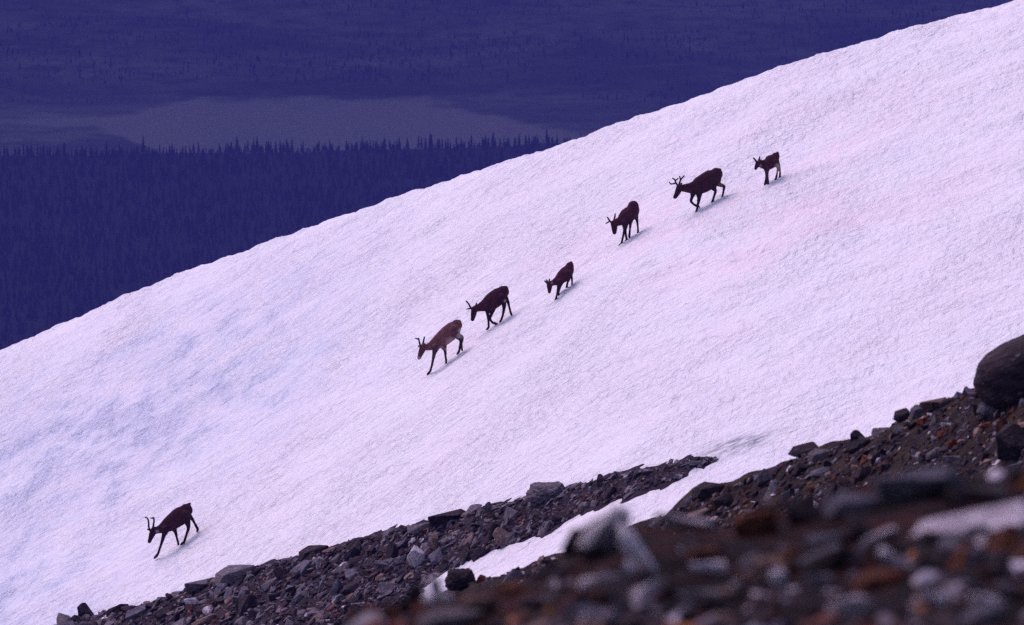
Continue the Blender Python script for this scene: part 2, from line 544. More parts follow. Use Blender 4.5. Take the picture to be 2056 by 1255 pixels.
HERO = [
    # near, blurred ridge
    ('near', 1205, 1096, 58, 44, 35, 'dark', 'black hollowed block under the forked pale rock, blurred in the foreground', 2),
    ('near', 1203, 1062, 60, 16, 38, 'white', 'left arm of the forked pale rock, a white lichened stone leaning up to the right', 4, 1142),
    ('near', 1243, 1046, 26, 30, 0, 'white', 'bright white knob at the top of the forked pale rock against the snow', 5, 1142),
    ('near', 1277, 1106, 66, 22, -62, 'white', 'right arm of the forked pale rock, a white stone running down to the right', 4, 1142),
    ('near', 1232, 1086, 20, 26, -30, 'blue', 'violet chip wedged between the two arms of the forked pale rock', 7, 1146),
    ('near', 1268, 1140, 18, 14, 10, 'white', 'white chip at the foot of the right arm of the forked pale rock', 7, 1152),
    ('near', 1378, 1050, 66, 14, -8, 'pale', 'pale flat slab just right of the forked white rock, blurred', 0),
    ('near', 1955, 1056, 155, 17, 9, 'pale', 'long white slab running out of the picture at right, largest pale stone', 12),
    ('near', 1868, 1080, 30, 13, 4, 'dark', 'dark stone lapping over the lower edge of the long white slab', 6, 1110),
    ('near', 1962, 1066, 26, 11, 8, 'dark', 'second dark stone lapping over the long white slab nearer the picture edge', 3, 1100),
    ('near', 1845, 972, 92, 32, 12, 'blue', 'big grey slab on the ridge crest above the long white slab', 0),
    ('near', 1712, 1014, 60, 22, 4, 'blue', 'blue grey slab on the ridge crest left of the big grey slab', 6),
    ('near', 1960, 1000, 70, 24, 3, 'dark', 'dull violet slab between the big grey slab and the long white slab', 3),
    ('near', 1624, 1034, 48, 34, 10, 'dark', 'black block between the orange rock and the blue grey slab', 7),
    ('near', 1520, 1056, 50, 34, 8, 'rust', 'orange rusty block on the crest of the blurred ridge', 5),
    ('near', 1558, 1010, 26, 12, 0, 'tan', 'small pinkish stone on top of the crest above the orange block', 1),
    ('near', 1665, 1082, 46, 13, 2, 'blue', 'pale blue grey stone below the black block', 1),
    ('near', 1776, 1113, 17, 11, -25, 'white', 'small white pebble under the left end of the long white slab', 2),
    ('near', 1422, 1138, 42, 12, 3, 'pale', 'pale flat stone left of the centre of the blurred ridge, below the pale slab', 3),
    ('near', 1562, 1158, 16, 14, 0, 'white', 'round white pebble alone on the dark ground right of the pale flat stone', 99),
    ('near', 1898, 1108, 14, 11, 0, 'grey', 'round dull pebble under the middle of the long white slab', 5),
    ('near', 1893, 1204, 15, 14, 0, 'pale', 'round pale pebble near the lower right corner, left of the flat pale stones', 99),
    ('near', 1757, 1228, 15, 14, 0, 'grey', 'round grey pebble at the bottom edge below the rusty patch', 7),
    ('near', 1980, 1207, 34, 15, -8, 'pale', 'flat pale stone near the lower right corner beside the round pebble', 0),
    ('near', 2026, 1182, 30, 13, -20, 'grey', 'grey tilted stone above the flat pale stone at lower right', 1),
    ('near', 1975, 1236, 62, 18, 22, 'blue', 'bluish slab slanting up at the lower right corner', 6),
    ('near', 1182, 1170, 24, 11, 15, 'pale', 'small pale stone below the forked white rock', 6),
    ('near', 1718, 1162, 18, 12, 0, 'blue', 'small blue grey pebble right of the round white pebble', 2),
    ('near', 1640, 1163, 36, 10, 2, 'blue', 'dim flat bluish stone beside the small blue grey pebble', 3),
    ('near', 1405, 1196, 52, 13, 2, 'grey', 'long grey stone at the lower edge under the pale flat stone', 3),
    ('near', 1460, 1193, 20, 12, 0, 'tan', 'yellowish stone at the right end of the long grey stone', 2),
    ('near', 1085, 1208, 42, 14, 6, 'grey', 'grey flat stone on the ridge right of the pair of white pebbles', 0),
    ('near', 1242, 1224, 18, 15, 0, 'grey', 'roundish grey stone at the bottom below the forked rock', 7),
    ('near', 876, 1180, 14, 26, 12, 'white', 'upright white pebble, tallest of three on the ridge left of the small boulder', 5),
    ('near', 862, 1207, 16, 14, 0, 'white', 'lower left white pebble of the three left of the small boulder', 2),
    ('near', 896, 1202, 17, 12, -40, 'white', 'lower right white pebble of the three left of the small boulder', 1),
    ('near', 965, 1220, 40, 26, 0, 'tan', 'brownish stone at the bottom right of the three white pebbles', 5),
    ('near', 905, 1240, 70, 16, 5, 'grey', 'grey slab on the bottom edge under the three white pebbles', 6),
    ('near', 840, 1200, 26, 26, 0, 'dark', 'dark violet block left of the three white pebbles', 7),
    ('near', 1290, 1150, 22, 20, 0, 'grey', 'greyish stone at the foot of the right arm of the forked rock', 2),
    ('near', 1150, 1096, 20, 34, -20, 'dark', 'dark jagged stone on the left flank of the forked rock', 7),
    ('near', 1770, 1165, 60, 22, 6, 'rust', 'rust red stone on the dark ground right of the blue grey pebble', 6),
    # stony slope in the middle distance
    ('right', 924, 1163, 27, 19, 8, 'dark', 'small rounded boulder at the lower tip of the snow tongue', 99),
    ('right', 1424, 984, 32, 15, 5, 'dark', 'dark square edged stone at the left corner of the stony slope', 6),
    ('right', 1722, 876, 17, 11, 12, 'dark', 'small dark peaked stone standing up against the snow', 7),
    ('right', 1614, 908, 34, 12, 14, 'dark', 'low dark domed rock at the edge of the snow left of the peaked stone', 2),
    ('right', 1646, 915, 26, 13, 10, 'grey', 'grey block beside the low dark domed rock', 6),
    ('right', 1878, 812, 32, 12, 12, 'tan', 'pale pinkish slab on the snow edge left of the huge round boulder', 0),
    ('right', 1846, 826, 20, 13, 10, 'blue', 'bluish block just under the pale pinkish slab', 6),
    ('right', 1812, 838, 20, 14, 20, 'dark', 'dark stone on the snow edge below the bluish block', 2),
    ('right', 1900, 855, 13, 7, 0, 'pale', 'small whitish stone on the heath below the pale pinkish slab', 3),
    ('right', 1847, 918, 11, 9, 0, 'pale', 'small white stone on the heath just above the big grey slab', 2),
    ('right', 1916, 922, 26, 8, 0, 'grey', 'flat grey stone on the heath right of the small white stone', 3),
    ('right', 2044, 892, 50, 36, 12, 'dark', 'black boulder at the right edge under the huge round boulder', 7),
    ('right', 1985, 825, 26, 16, 15, 'blue', 'violet stone left of the black boulder at the right edge', 2),
    # strip of scree
    ('scree', 1097, 988, 36, 17, 6, 'grey', 'grey domed rock standing highest on the scree strip', 99),
    ('scree', 473, 1152, 46, 16, 14, 'grey', 'large smooth grey slab on the upper edge of the scree strip', 6),
    ('scree', 172, 1228, 17, 16, 10, 'dark', 'square dark block at the far left end of the scree strip', 7),
    ('scree', 400, 1176, 30, 12, 12, 'grey', 'grey flat rock left of the large smooth slab', 0),
    ('scree', 1012, 1078, 20, 20, 30, 'tan', 'tan peaked stone near the snow tongue', 7),
    ('scree', 983, 1020, 10, 11, 0, 'grey', 'small pointed stone on the upper edge left of the grey dome', 7),
    ('scree', 900, 1040, 42, 14, 14, 'dark', 'dark low slab on the upper edge above the tan peaked stone', 0),
    ('scree', 630, 1108, 34, 12, 14, 'dark', 'dark slab on the upper edge right of the large smooth slab', 6),
    ('scree', 845, 1062, 28, 13, 10, 'grey', 'grey block on the upper edge at the middle of the scree strip', 1),
    ('scree', 1396, 930, 16, 5, 14, 'grey', 'thin grey stone at the upper tip of the scree strip', 3),
    ('scree', 390, 1208, 22, 9, 4, 'pale', 'pale flat stone lying low on the left part of the scree', 3),
    ('scree', 490, 1098 + 108, 26, 10, 0, 'blue', 'bluish slab low on the scree under the large smooth slab', 0),
    ('scree', 835, 1122, 20, 22, 50, 'pale', 'pale streaked stone leaning on the scree at the bottom left of the tan peaked stone', 4),
]
for h in HERO:
    screen_rock(*h)

# the huge round boulder
dB = float(right_depth(np.array(2030.0), np.array(790.0)))
kB = dB / F
o = link('boulder', ROUND_ME)
o.matrix_world = Matrix.Translation(Vector(pix(2066, 738, dB))) @ Matrix.Rotation(math.radians(-24), 4, 'Y') @ Matrix.Diagonal((114 * kB, 90 * kB, 62 * kB, 1))
tag(o, 'huge smooth round boulder at the right edge of the picture against the snow', 'boulder')

# ---- loose stones: candidates over the three grounds
CAND = []


def scatter(layer, n, ufun, size_px, mats, seed):
    r = random.Random(seed)
    vf, df = LAYER[layer]
    us, vs2 = [], []
    while len(us) < n:
        q = ufun(r)
        if q: us.append(q[0]); vs2.append(q[1])
    ds = df(np.array(us), np.array(vs2))
    fr = surf_frames(vf, us, ds)
    for i, (u, v, d) in enumerate(zip(us, vs2, ds)):
        px = size_px(r, u, v)
        mk = r.choices(list(mats), list(mats.values()))[0]
        CAND.append((px, layer, u, v, float(d), mk, (r.choice((0, 3, 4, 6, 8, 11, 12, 14, 1, 9)) if layer != 'right' else r.randrange(16)), (fr[0][i], fr[1][i], fr[2][i])))


def scree_pt(r):
    u = r.uniform(60, 1445); v = r.uniform(915, 1290)
    e = 3
    if V_UP(u) + e < v < V_LO(u) - 1: return u, v


def right_pt(r):
    u = r.uniform(880, 2090); v = r.uniform(740, 1180)
    if V_RIGHT(u) + 1 < v < V_NEAR(u) + 15: return u, v


KEEP = [h for h in HERO if h[0] == 'near']


def near_pt(r):
    u = r.uniform(560, 2110); v = r.uniform(930, 1290)
    for h in KEEP:
        m = 26 if h[3] > 40 else 14
        if abs(u - h[1]) < h[3] + m and h[2] - h[4] - 6 < v < h[2] + h[4] + m + 6: return None
    if V_NEAR(u) + 4 < v: return u, v


def scree_edge(r):
    u = r.uniform(90, 1445)
    if r.random() < 0.5: return u, float(V_UP(u)) + r.uniform(2, 9)
    v = float(V_LO(u)) - r.uniform(-1, 7)
    return (u, v) if v < 1262 and u > 850 else None


def right_edge(r):
    u = r.uniform(900, 2056)
    if u < 1380 and r.random() < 0.7: return None
    return u, float(V_RIGHT(u)) + r.uniform(1, 8)


scatter('scree', 6000, scree_pt, lambda r, u, v: min(24, 2.5 * math.exp(r.gauss(0.4, 0.68))) * (0.55 + 0.45 * min(1, (1500 - u) / 700)),
        {'grey': 36, 'dark': 50, 'tan': 6, 'rust': 3, 'blue': 7, 'pale': 1}, 21)
scatter('scree', 800, scree_edge, lambda r, u, v: min(22, 4.5 * math.exp(r.gauss(0.4, 0.5))) * (0.5 + 0.5 * min(1, (1500 - u) / 700)),
        {'grey': 40, 'dark': 50, 'tan': 4, 'blue': 6}, 24)
scatter('right', 240, right_edge, lambda r, u, v: min(15, 3.2 * math.exp(r.gauss(0.3, 0.5))), {'grey': 16, 'dark': 64, 'tan': 8, 'blue': 8}, 25)
scatter('right', 2200, right_pt, lambda r, u, v: min(24, 2.8 * math.exp(r.gauss(0.4, 0.65))),
        {'grey': 16, 'dark': 54, 'tan': 10, 'rust': 8, 'blue': 8, 'pale': 3}, 22)
scatter('near', 1500, near_pt, lambda r, u, v: min(48, 8.0 * math.exp(r.gauss(0.5, 0.7))),
        {'grey': 8, 'dark': 52, 'tan': 2, 'rust': 18, 'blue': 13, 'pale': 7}, 23)

scatter('near', 170, near_pt, lambda r, u, v: r.uniform(22, 44), {'dark': 74, 'rust': 18, 'grey': 8}, 27)
GROUPS = {
    'scree': ('loose stones of the scree strip', 'loose %s stone of the scree strip between the snow slope and the snow tongue'),
    'right': ('loose stones of the dark heath slope', 'loose %s stone on the dark heath slope under the snow at right'),
    'near': ('blurred stones of the nearest ridge', 'out of focus %s stone on the rusty ridge nearest the camera'),
}
WORD = {'grey': 'grey', 'dark': 'dark', 'tan': 'tan', 'rust': 'rusty', 'blue': 'bluish', 'pale': 'whitish'}


def shown(c): return 0 < c[2] < PW and c[3] < PH + 4


CAND.sort(key=lambda c: -(c[0] if shown(c) else 0))
QUOTA = {'near': 110, 'right': 45, 'scree': 80}
mv, ml, ms, mt, mi = [], [], [], [], []
base = 0; lp = 0
for k, (px, layer, u, v, d, mk, var, q) in enumerate(CAND):
    size = px * d / F * 1.25
    r = random.Random(k * 13 + 5)
    M = rock_matrix(*q, size, r, 0.12, 0.38)
    if QUOTA[layer] > 0 and shown((px, layer, u, v)):
        QUOTA[layer] -= 1
        gname, lab = GROUPS[layer]
        place_rock('stone', ROCKS[mk], ROCK_ME[var], M, lab % WORD[mk], 'stone', gname)
    else:
        vv, ff = ROCK_LO[var]
        A = np.array(M)
        mv.append(vv @ A[:3, :3].T + A[:3, 3])
        for f in ff:
            ms.append(lp); ml.extend([base + i for i in f]); lp += len(f); mi.append(ROCK_KEYS.index(mk))
        base += len(vv)
me = np_mesh('rubble', np.concatenate(mv), ml, ms, None, False, mi)
for m in ROCK_LIST: me.materials.append(m)
tag(link('rubble', me), 'small rubble strewn over the stony grounds', 'rubble', kind='stuff')


# ------------------------------------------------------------------ reindeer
def tube(bm, pts, rads, lat=1.0, lat_dir=Vector((0, 1, 0)), seg=12, cap=True):
    """elliptic tube through pts; rads across the picture plane, rads*lat along lat_dir; round ends"""
    rings = []
    n = len(pts)
    for i in range(n):
        t = (pts[min(i + 1, n - 1)] - pts[max(i - 1, 0)]).normalized()
        l = (lat_dir - t * lat_dir.dot(t)).normalized()
        m = t.cross(l)
        rings.append((pts[i], rads[i], t, l, m))
    seq = []
    p, r, t, l, m = rings[0]
    for a in (80, 55, 28): seq.append((p - t * r * math.sin(math.radians(a)), r * math.cos(math.radians(a)), l, m))
    for p, r, t, l, m in rings: seq.append((p, r, l, m))
    p, r, t, l, m = rings[-1]
    for a in (28, 55, 80): seq.append((p + t * r * math.sin(math.radians(a)), r * math.cos(math.radians(a)), l, m))
    prev = None; first = None
    for p, r, l, m in seq:
        ring = [bm.verts.new(p + m * r * math.cos(2 * math.pi * k / seg) + l * r * lat * math.sin(2 * math.pi * k / seg)) for k in range(seg)]
        if prev:
            for k in range(seg): bm.faces.new((prev[k], prev[(k + 1) % seg], ring[(k + 1) % seg], ring[k]))
        else: first = ring
        prev = ring
    bm.faces.new(list(reversed(first))); bm.faces.new(prev)
    bmesh.ops.recalc_face_normals(bm, faces=bm.faces[:])


def subdiv(pts, rads, n=3):
    """Catmull-Rom refinement of a chain"""
    P, R = [], []
    for i in range(len(pts) - 1):
        a = pts[max(i - 1, 0)]; b = pts[i]; c = pts[i + 1]; d = pts[min(i + 2, len(pts) - 1)]
        for k in range(n):
            t = k / n
            P.append(0.5 * ((2 * b) + (c - a) * t + (2 * a - 5 * b + 4 * c - d) * t * t + (3 * b - a - 3 * c + d) * t ** 3))
            R.append(rads[i] * (1 - t) + rads[i + 1] * t)
    P.append(pts[-1]); R.append(rads[-1])
    return P, R


DEER = [
    dict(org=(270, 980), k=160 / 1255, label='dark reindeer leading the file alone at lower left, with a pale band behind its jaw',
         body=[(812, 352, 92), (760, 410, 122), (690, 462, 124), (610, 522, 114), (535, 575, 102), (470, 615, 82), (410, 645, 60), (350, 665, 48)],
         head=[(312, 660, 54), (280, 720, 50), (255, 785, 36), (235, 840, 30)],
         ears=[[(255, 672), (205, 648)], [(318, 640), (372, 612)]],
         antlers=[[[(245, 665), (225, 610), (222, 540), (207, 480), (172, 462)], [(240, 650), (205, 648)]],
                  [[(285, 650), (297, 590), (306, 530), (305, 475), (292, 462)], [(304, 478), (255, 470)]]],
         front=[([(490, 650, 66), (462, 745, 32), (432, 850, 22), (398, 950, 18), (372, 1030, 19), (352, 1062, 22)], (310, 1108), -1),
                ([(610, 620, 60), (645, 690, 26), (665, 775, 18), (684, 845, 17), (690, 868, 18)], (690, 898), 1)],
         hind=[([(800, 440, 92), (832, 535, 48), (850, 625, 26), (820, 730, 19), (792, 822, 20), (775, 858, 22)], (728, 890), -1),
               ([(830, 420, 78), (890, 462, 28), (940, 540, 19), (985, 625, 21), (998, 645, 20)], (984, 690), 1)],
         tail=[(850, 262), (884, 236)], pale=[(360, 675, 24)], coat=(0.062, 0.016, 0.023), leg=(0.022, 0.012, 0.018)),
    dict(org=(810, 620), k=160 / 1255, label='lightest brown reindeer with buff rump and belly, second from the bottom of the file',
         body=[(838, 258, 78), (790, 315, 108), (715, 385, 116), (640, 450, 112), (570, 505, 100), (500, 552, 84), (430, 588, 60), (365, 605, 44)],
         head=[(310, 605, 52), (288, 665, 48), (262, 730, 36), (246, 775, 28)],
         ears=[[(318, 590), (345, 530)], [(255, 600), (225, 575)]],
         antlers=[[[(270, 590), (252, 530), (240, 465)], [(243, 482), (188, 464)]],
                  [[(298, 580), (315, 515), (331, 445)]]],
         front=[([(510, 610, 62), (486, 700, 30), (467, 800, 20), (446, 900, 17), (424, 975, 18), (410, 998, 19)], (372, 1036), -1),
                ([(630, 590, 56), (655, 655, 24), (664, 750, 17), (674, 825, 17)], (668, 862), 1)],
         hind=[([(810, 350, 92), (868, 425, 40), (932, 445, 20), (915, 545, 18), (918, 620, 18)], (928, 662), -1),
               ([(800, 370, 80), (860, 445, 38), (902, 500, 22), (888, 600, 17), (875, 675, 19)], (842, 718), 1)],
         tail=[(880, 195), (905, 225)], pale=[(238, 775, 26), (740, 505, 60), (885, 425, 45), (590, 630, 40), (668, 640, 22), (895, 330, 30)],
         coat=(0.206, 0.075, 0.076), leg=(0.060, 0.038, 0.046)),
    dict(org=(910, 550), k=140 / 1255, label='dark reindeer with one curved antler, lifting a foreleg, just above the light brown one',
         body=[(895, 325, 98), (840, 380, 128), (760, 445, 136), (680, 505, 132), (610, 550, 112), (540, 580, 88), (470, 605, 64), (410, 622, 52)],
         head=[(378, 635, 56), (368, 710, 52), (356, 780, 40), (348, 820, 34)],
         ears=[[(405, 600), (420, 528)], [(335, 620), (320, 590)]],
         antlers=[[[(330, 625), (302, 590), (278, 540), (232, 488)], [(310, 622), (240, 634)]],
                  [[(395, 600), (412, 560), (416, 530)]]],
         front=[([(620, 610, 66), (622, 720, 30), (632, 820, 20), (638, 930, 19), (634, 962, 21)], (600, 1008), -1),
                ([(700, 620, 70), (690, 720, 28), (662, 800, 22), (700, 868, 21), (745, 888, 24)], (800, 908), 1)],
         hind=[([(885, 440, 92), (912, 540, 42), (912, 640, 26), (892, 740, 20), (866, 822, 20)], (835, 874), -1),
               ([(900, 410, 84), (975, 478, 30), (1005, 580, 19), (1030, 680, 20), (1040, 710, 22)], (1050, 746), 1)],
         tail=[(950, 240), (985, 275)], pale=[(930, 470, 22)], coat=(0.073, 0.017, 0.026), leg=(0.024, 0.012, 0.018)),
    dict(org=(1070, 510), k=120 / 1255, label='small dark reindeer with short spikes between the bent legged and the crossed legged ones',
         body=[(775, 255, 76), (750, 325, 104), (690, 405, 122), (620, 475, 118), (560, 530, 100), (490, 575, 74), (425, 605, 54), (385, 620, 50)],
         head=[(350, 635, 62), (348, 705, 54), (348, 765, 38), (346, 800, 32)],
         ears=[[(300, 615), (228, 550)], [(378, 600), (400, 568)]],
         antlers=[[[(312, 610), (300, 575), (288, 545)]], [[(340, 595), (343, 560), (346, 528)]]],
         front=[([(560, 590, 70), (540, 700, 36), (515, 800, 22), (498, 890, 21), (484, 950, 26)], (452, 1020), -1),
                ([(585, 590, 64), (560, 690, 34), (542, 800, 19), (548, 880, 21)], (552, 940), 1)],
         hind=[([(730, 420, 86), (755, 510, 38), (732, 590, 21), (714, 660, 24), (710, 700, 26)], (705, 752), -1),
               ([(775, 390, 66), (812, 480, 24), (822, 580, 19), (818, 680, 20), (812, 720, 22)], (792, 770), 1)],
         tail=[(800, 185), (835, 215)], pale=[(400, 600, 20)], coat=(0.090, 0.021, 0.030), leg=(0.032, 0.016, 0.024)),
    dict(org=(1190, 390), k=130 / 1255, label='dark reindeer seen half from the front with crossed forelegs, third from the top',
         body=[(788, 235, 96), (770, 320, 122), (710, 385, 128), (645, 430, 126), (585, 480, 102), (525, 525, 74), (465, 552, 60)],
         head=[(415, 565, 66), (420, 640, 58), (422, 710, 46), (421, 742, 40)],
         ears=[[(385, 560), (345, 605)], [(440, 520), (468, 458)]],
         antlers=[[[(375, 560), (335, 522), (308, 480), (288, 448)], [(330, 522), (258, 566)]],
                  [[(410, 520), (426, 450), (438, 385)], [(424, 460), (440, 430)]]],
         front=[([(615, 550, 66), (622, 680, 32), (595, 790, 21), (572, 895, 20), (562, 948, 23)], (502, 1014), -1),
                ([(650, 550, 56), (632, 680, 28), (645, 800, 20), (660, 880, 24)], (625, 940), 1)],
         hind=[([(735, 450, 80), (732, 560, 30), (722, 680, 18), (712, 790, 23)], (714, 862), -1),
               ([(815, 400, 76), (858, 500, 26), (872, 620, 18), (880, 715, 21)], (868, 766), 1)],
         tail=[(830, 165), (865, 205)], pale=[], coat=(0.085, 0.021, 0.032), leg=(0.022, 0.012, 0.018)),
    dict(org=(1320, 320), k=170 / 1641, label='largest reindeer with branched antlers and a tan hock, second from the top',
         body=[(1140, 290, 112), (1085, 350, 156), (990, 410, 160), (895, 465, 156), (805, 510, 146), (720, 545, 118), (630, 555, 90), (550, 555, 72), (480, 556, 60)],
         head=[(425, 555, 64), (398, 625, 58), (362, 695, 44), (342, 728, 40)],
         ears=[[(450, 520), (472, 440)], [(395, 540), (372, 500)]],
         antlers=[[[(395, 505), (352, 450), (345, 408), (298, 366)], [(345, 412), (402, 368)], [(356, 460), (265, 478), (232, 442)]],
                  [[(422, 485), (440, 420), (465, 376), (516, 322)], [(450, 398), (428, 326)]]],
         front=[([(800, 620, 84), (808, 740, 38), (788, 860, 25), (766, 960, 20), (758, 990, 21)], (738, 1050), -1),
                ([(700, 620, 74), (672, 730, 30), (650, 810, 26), (700, 868, 21), (755, 900, 25)], (818, 924), 1)],
         hind=[([(1075, 450, 118), (1092, 560, 50), (1126, 612, 27), (1096, 720, 22), (1070, 805, 22)], (1038, 868), -1),
               ([(1140, 400, 100), (1200, 488, 42), (1292, 520, 27), (1282, 600, 21), (1264, 700, 20)], (1230, 774), 1)],
         tail=[(1205, 200), (1240, 250)], pale=[], tan=[(1230, 500, 46)], coat=(0.062, 0.016, 0.026), leg=(0.026, 0.014, 0.020)),
    dict(org=(1490, 290), k=110 / 1255, label='small reindeer with pale hind legs and throat, last and highest in the file',
         body=[(765, 280, 84), (725, 340, 122), (655, 400, 136), (580, 450, 122), (510, 455, 100), (445, 450, 80)],
         head=[(378, 438, 70), (345, 480, 56), (318, 535, 38), (308, 555, 32)],
         ears=[[(415, 400), (442, 332)], [(335, 410), (300, 430)]],
         antlers=[[[(325, 395), (297, 350), (262, 312)]], [[(372, 390), (393, 340), (401, 288)]]],
         front=[([(575, 540, 66), (572, 650, 34), (582, 760, 27), (592, 860, 29)], (592, 942), -1),
                ([(545, 540, 60), (556, 650, 30), (554, 760, 25), (540, 860, 32)], (520, 946), 1)],
         hind=[([(760, 410, 80), (825, 530, 34), (805, 640, 20), (782, 760, 26)], (748, 842), -1),
               ([(785, 390, 70), (848, 500, 28), (868, 620, 22), (864, 735, 25)], (842, 790), 1)],
         tail=[(810, 200), (842, 230)], pale=[(420, 480, 24), (800, 480, 50), (860, 560, 46), (820, 600, 50)],
         coat=(0.081, 0.019, 0.026), leg=(0.050, 0.030, 0.040)),
]


def make_deer(q):
    ox, oy = q['org']; k = q['k']
    feet = [(c[1], c[2]) for c in q['front'] + q['hind']]
    fu = np.array([ox + f[0][0] * k for f in feet]); fv = np.array([oy + f[0][1] * k for f in feet])
    fd = snow_depth(fu, fv)
    lifted = [len(q['front']) > i and i == 1 and (q['org'] in ((910, 550), (1320, 320))) for i in range(4)]
    okf = np.array([not l for l in lifted])
    A = np.stack([fu[okf], np.ones(okf.sum())], 1)
    sl, ic = np.linalg.lstsq(A, fd[okf], rcond=None)[0]
    sl = float(np.clip(sl, -0.004, 0.016)); ic = float((fd[okf] - sl * fu[okf]).mean())
    depth = lambda u: ic + sl * u

    def W(x, y, off=0.0):
        u = ox + x * k; v = oy + y * k
        return Vector(pix(u, v, depth(u) + off))
    K = k * float(depth(ox + 600 * k)) / F          # metres per trace pixel
    base_pts = [pix(fu[i], fv[i], fd[i]) for i in range(4) if okf[i]]
    base = Vector(np.mean(base_pts, 0))
    root = bpy.data.objects.new('reindeer', None)
    COL.objects.link(root); root.location = base
    root.empty_display_size = 0.2
    tag(root, q['label'], 'reindeer', 'reindeer walking in file down the snow')
    bm = bmesh.new()
    segs = []                                        # (a, b, radius, colour)
    coat = Vector(q['coat']); legc = Vector(q['leg'])

    def add(pts, rads, lat, col, n=3):
        P, R = subdiv(pts, rads, n)
        tube(bm, [p - base for p in P], R, lat)
        for i in range(len(P) - 1): segs.append((P[i] - base, P[i + 1] - base, (R[i] + R[i + 1]) / 2, col))
    bpts = [W(x, y) for x, y, r in q['body']]; brad = [r * K * 1.17 for _, _, r in q['body']]
    hpts = [W(x, y) for x, y, r in q['head']]; hrad = [r * K * 1.06 for _, _, r in q['head']]
    neck = len(bpts)
    lat = 0.78
    add(bpts, brad, lat, coat)
    add([bpts[-2], bpts[-1], hpts[0]], [brad[-2] * 0.95, brad[-1], hrad[0]], 0.8, coat)
    dark = coat * 0.65
    add(hpts, hrad, 0.72, dark)
    # muzzle and brow relief
    for s in (-1, 1):
        e = hpts[1].lerp(hpts[0], 0.35) + Vector((0, s * hrad[0] * 0.62, 0))
        add([e, e + (hpts[2] - hpts[1]) * 0.15], [0.020, 0.018], 1.0, dark * 0.5, 1)
    for i, e in enumerate(q['ears']):
        s = -0.05 if i == 0 else 0.05
        a = W(*e[0], s); b = W(*e[1], s * 1.8)
        add([a, a.lerp(b, 0.55), b], [0.022, 0.026, 0.008], 0.55, coat * 0.8, 2)
    t0, t1 = q['tail']
    add([W(*t0), W(*t0).lerp(W(*t1), 0.6), W(*t1)], [0.04, 0.034, 0.016], 0.8, coat * 1.1, 2)
    hoofs = []
    for gi, g in enumerate(q['front'] + q['hind']):
        chain, foot, side = g
        fp = Vector(pix(ox + foot[0] * k, oy + foot[1] * k, float(fd[gi])))
        n = len(chain)
        yf = depth(ox + foot[0] * k)
        off1 = float(fd[gi]) - yf if not lifted[gi] else side * 0.10
        if lifted[gi]: fp = W(foot[0], foot[1], off1)
        pts = []
        for i, (x, y, r) in enumerate(chain):
            t = (i / (n - 0.2)) ** 1.2
            pts.append(W(x, y, side * 0.10 * (1 - t) + off1 * t))
        rad = [max(r * K * 1.10, 0.020) for _, _, r in chain]
        ank = pts[-1].lerp(fp, 0.45)
        add(pts + [ank], rad + [rad[-1] * 0.95], 0.9, legc, 3)
        hoofs.append((pts[-1], ank, fp, max(rad[-1], 0.022)))
    me = bpy.data.meshes.new('body'); bm.to_mesh(me); bm.free()
    tmp = bpy.data.objects.new('body_tmp', me); COL.objects.link(tmp)
    m = tmp.modifiers.new('r', 'REMESH'); m.mode = 'VOXEL'; m.voxel_size = 0.0125
    m = tmp.modifiers.new('s', 'SMOOTH'); m.factor = 0.5; m.iterations = 3
    dg = bpy.context.evaluated_depsgraph_get()
    body = bpy.data.meshes.new_from_object(tmp.evaluated_get(dg))
    body.name = 'body'
    bpy.data.objects.remove(tmp); bpy.data.meshes.remove(me)
    nv = len(body.vertices)
    co = np.empty(nv * 3, np.float32); body.vertices.foreach_get('co', co); co = co.reshape(-1, 3)
    best = np.full(nv, 1e9); colr = np.zeros((nv, 4), np.float32); colr[:, 3] = 1
    acc = np.zeros((nv, 3)); wsum = np.zeros(nv)
    for a, b, r, c in segs:
        a_ = np.array(a); ab = np.array(b) - a_
        t = np.clip(((co - a_) @ ab) / max(ab @ ab, 1e-9), 0, 1)
        dist = np.linalg.norm(co - a_ - t[:, None] * ab, axis=1) - r
        wgt = np.exp(-np.clip(dist + 0.1, 0, 2) * 30.0)
        acc += wgt[:, None] * np.array(c); wsum += wgt
    colr[:, :3] = acc / np.maximum(wsum, 1e-12)[:, None]
    for key, tint in (('pale', (0.46, 0.35, 0.34)), ('tan', (0.34, 0.14, 0.08))):
        for x, y, r in q.get(key, []):
            c0 = np.array(W(x, y) - base); rr = r * K
            dist = np.sqrt((co[:, 0] - c0[0]) ** 2 + (co[:, 2] - c0[2]) ** 2)
            f = np.clip(1.6 - dist / rr, 0, 1)[:, None] * 0.75
            colr[:, :3] = colr[:, :3] * (1 - f) + np.array(tint) * f
    at = body.attributes.new('fur', 'FLOAT_COLOR', 'POINT'); at.data.foreach_set('color', colr.ravel())
    for p in body.polygons: p.use_smooth = True
    body.materials.clear()
    link('body', body, root, [M_FUR])
    for a, ank, fp, r in hoofs:
        hb = bmesh.new()
        ax = (fp - ank)
        for s in (-1, 1):
            l = Vector((0, s * r * 0.42, 0))
            tube(hb, [ank + l * 0.7 - base, ank.lerp(fp, 0.5) + l - base, fp - ax * 0.12 + l * 0.8 - base], [r * 0.85, r * 0.82, r * 0.5], 0.62, seg=8)
        hm = bpy.data.meshes.new('hoof'); hb.to_mesh(hm); hb.free()
        for p in hm.polygons: p.use_smooth = True
        link('hoof', hm, root, [M_HOOF])
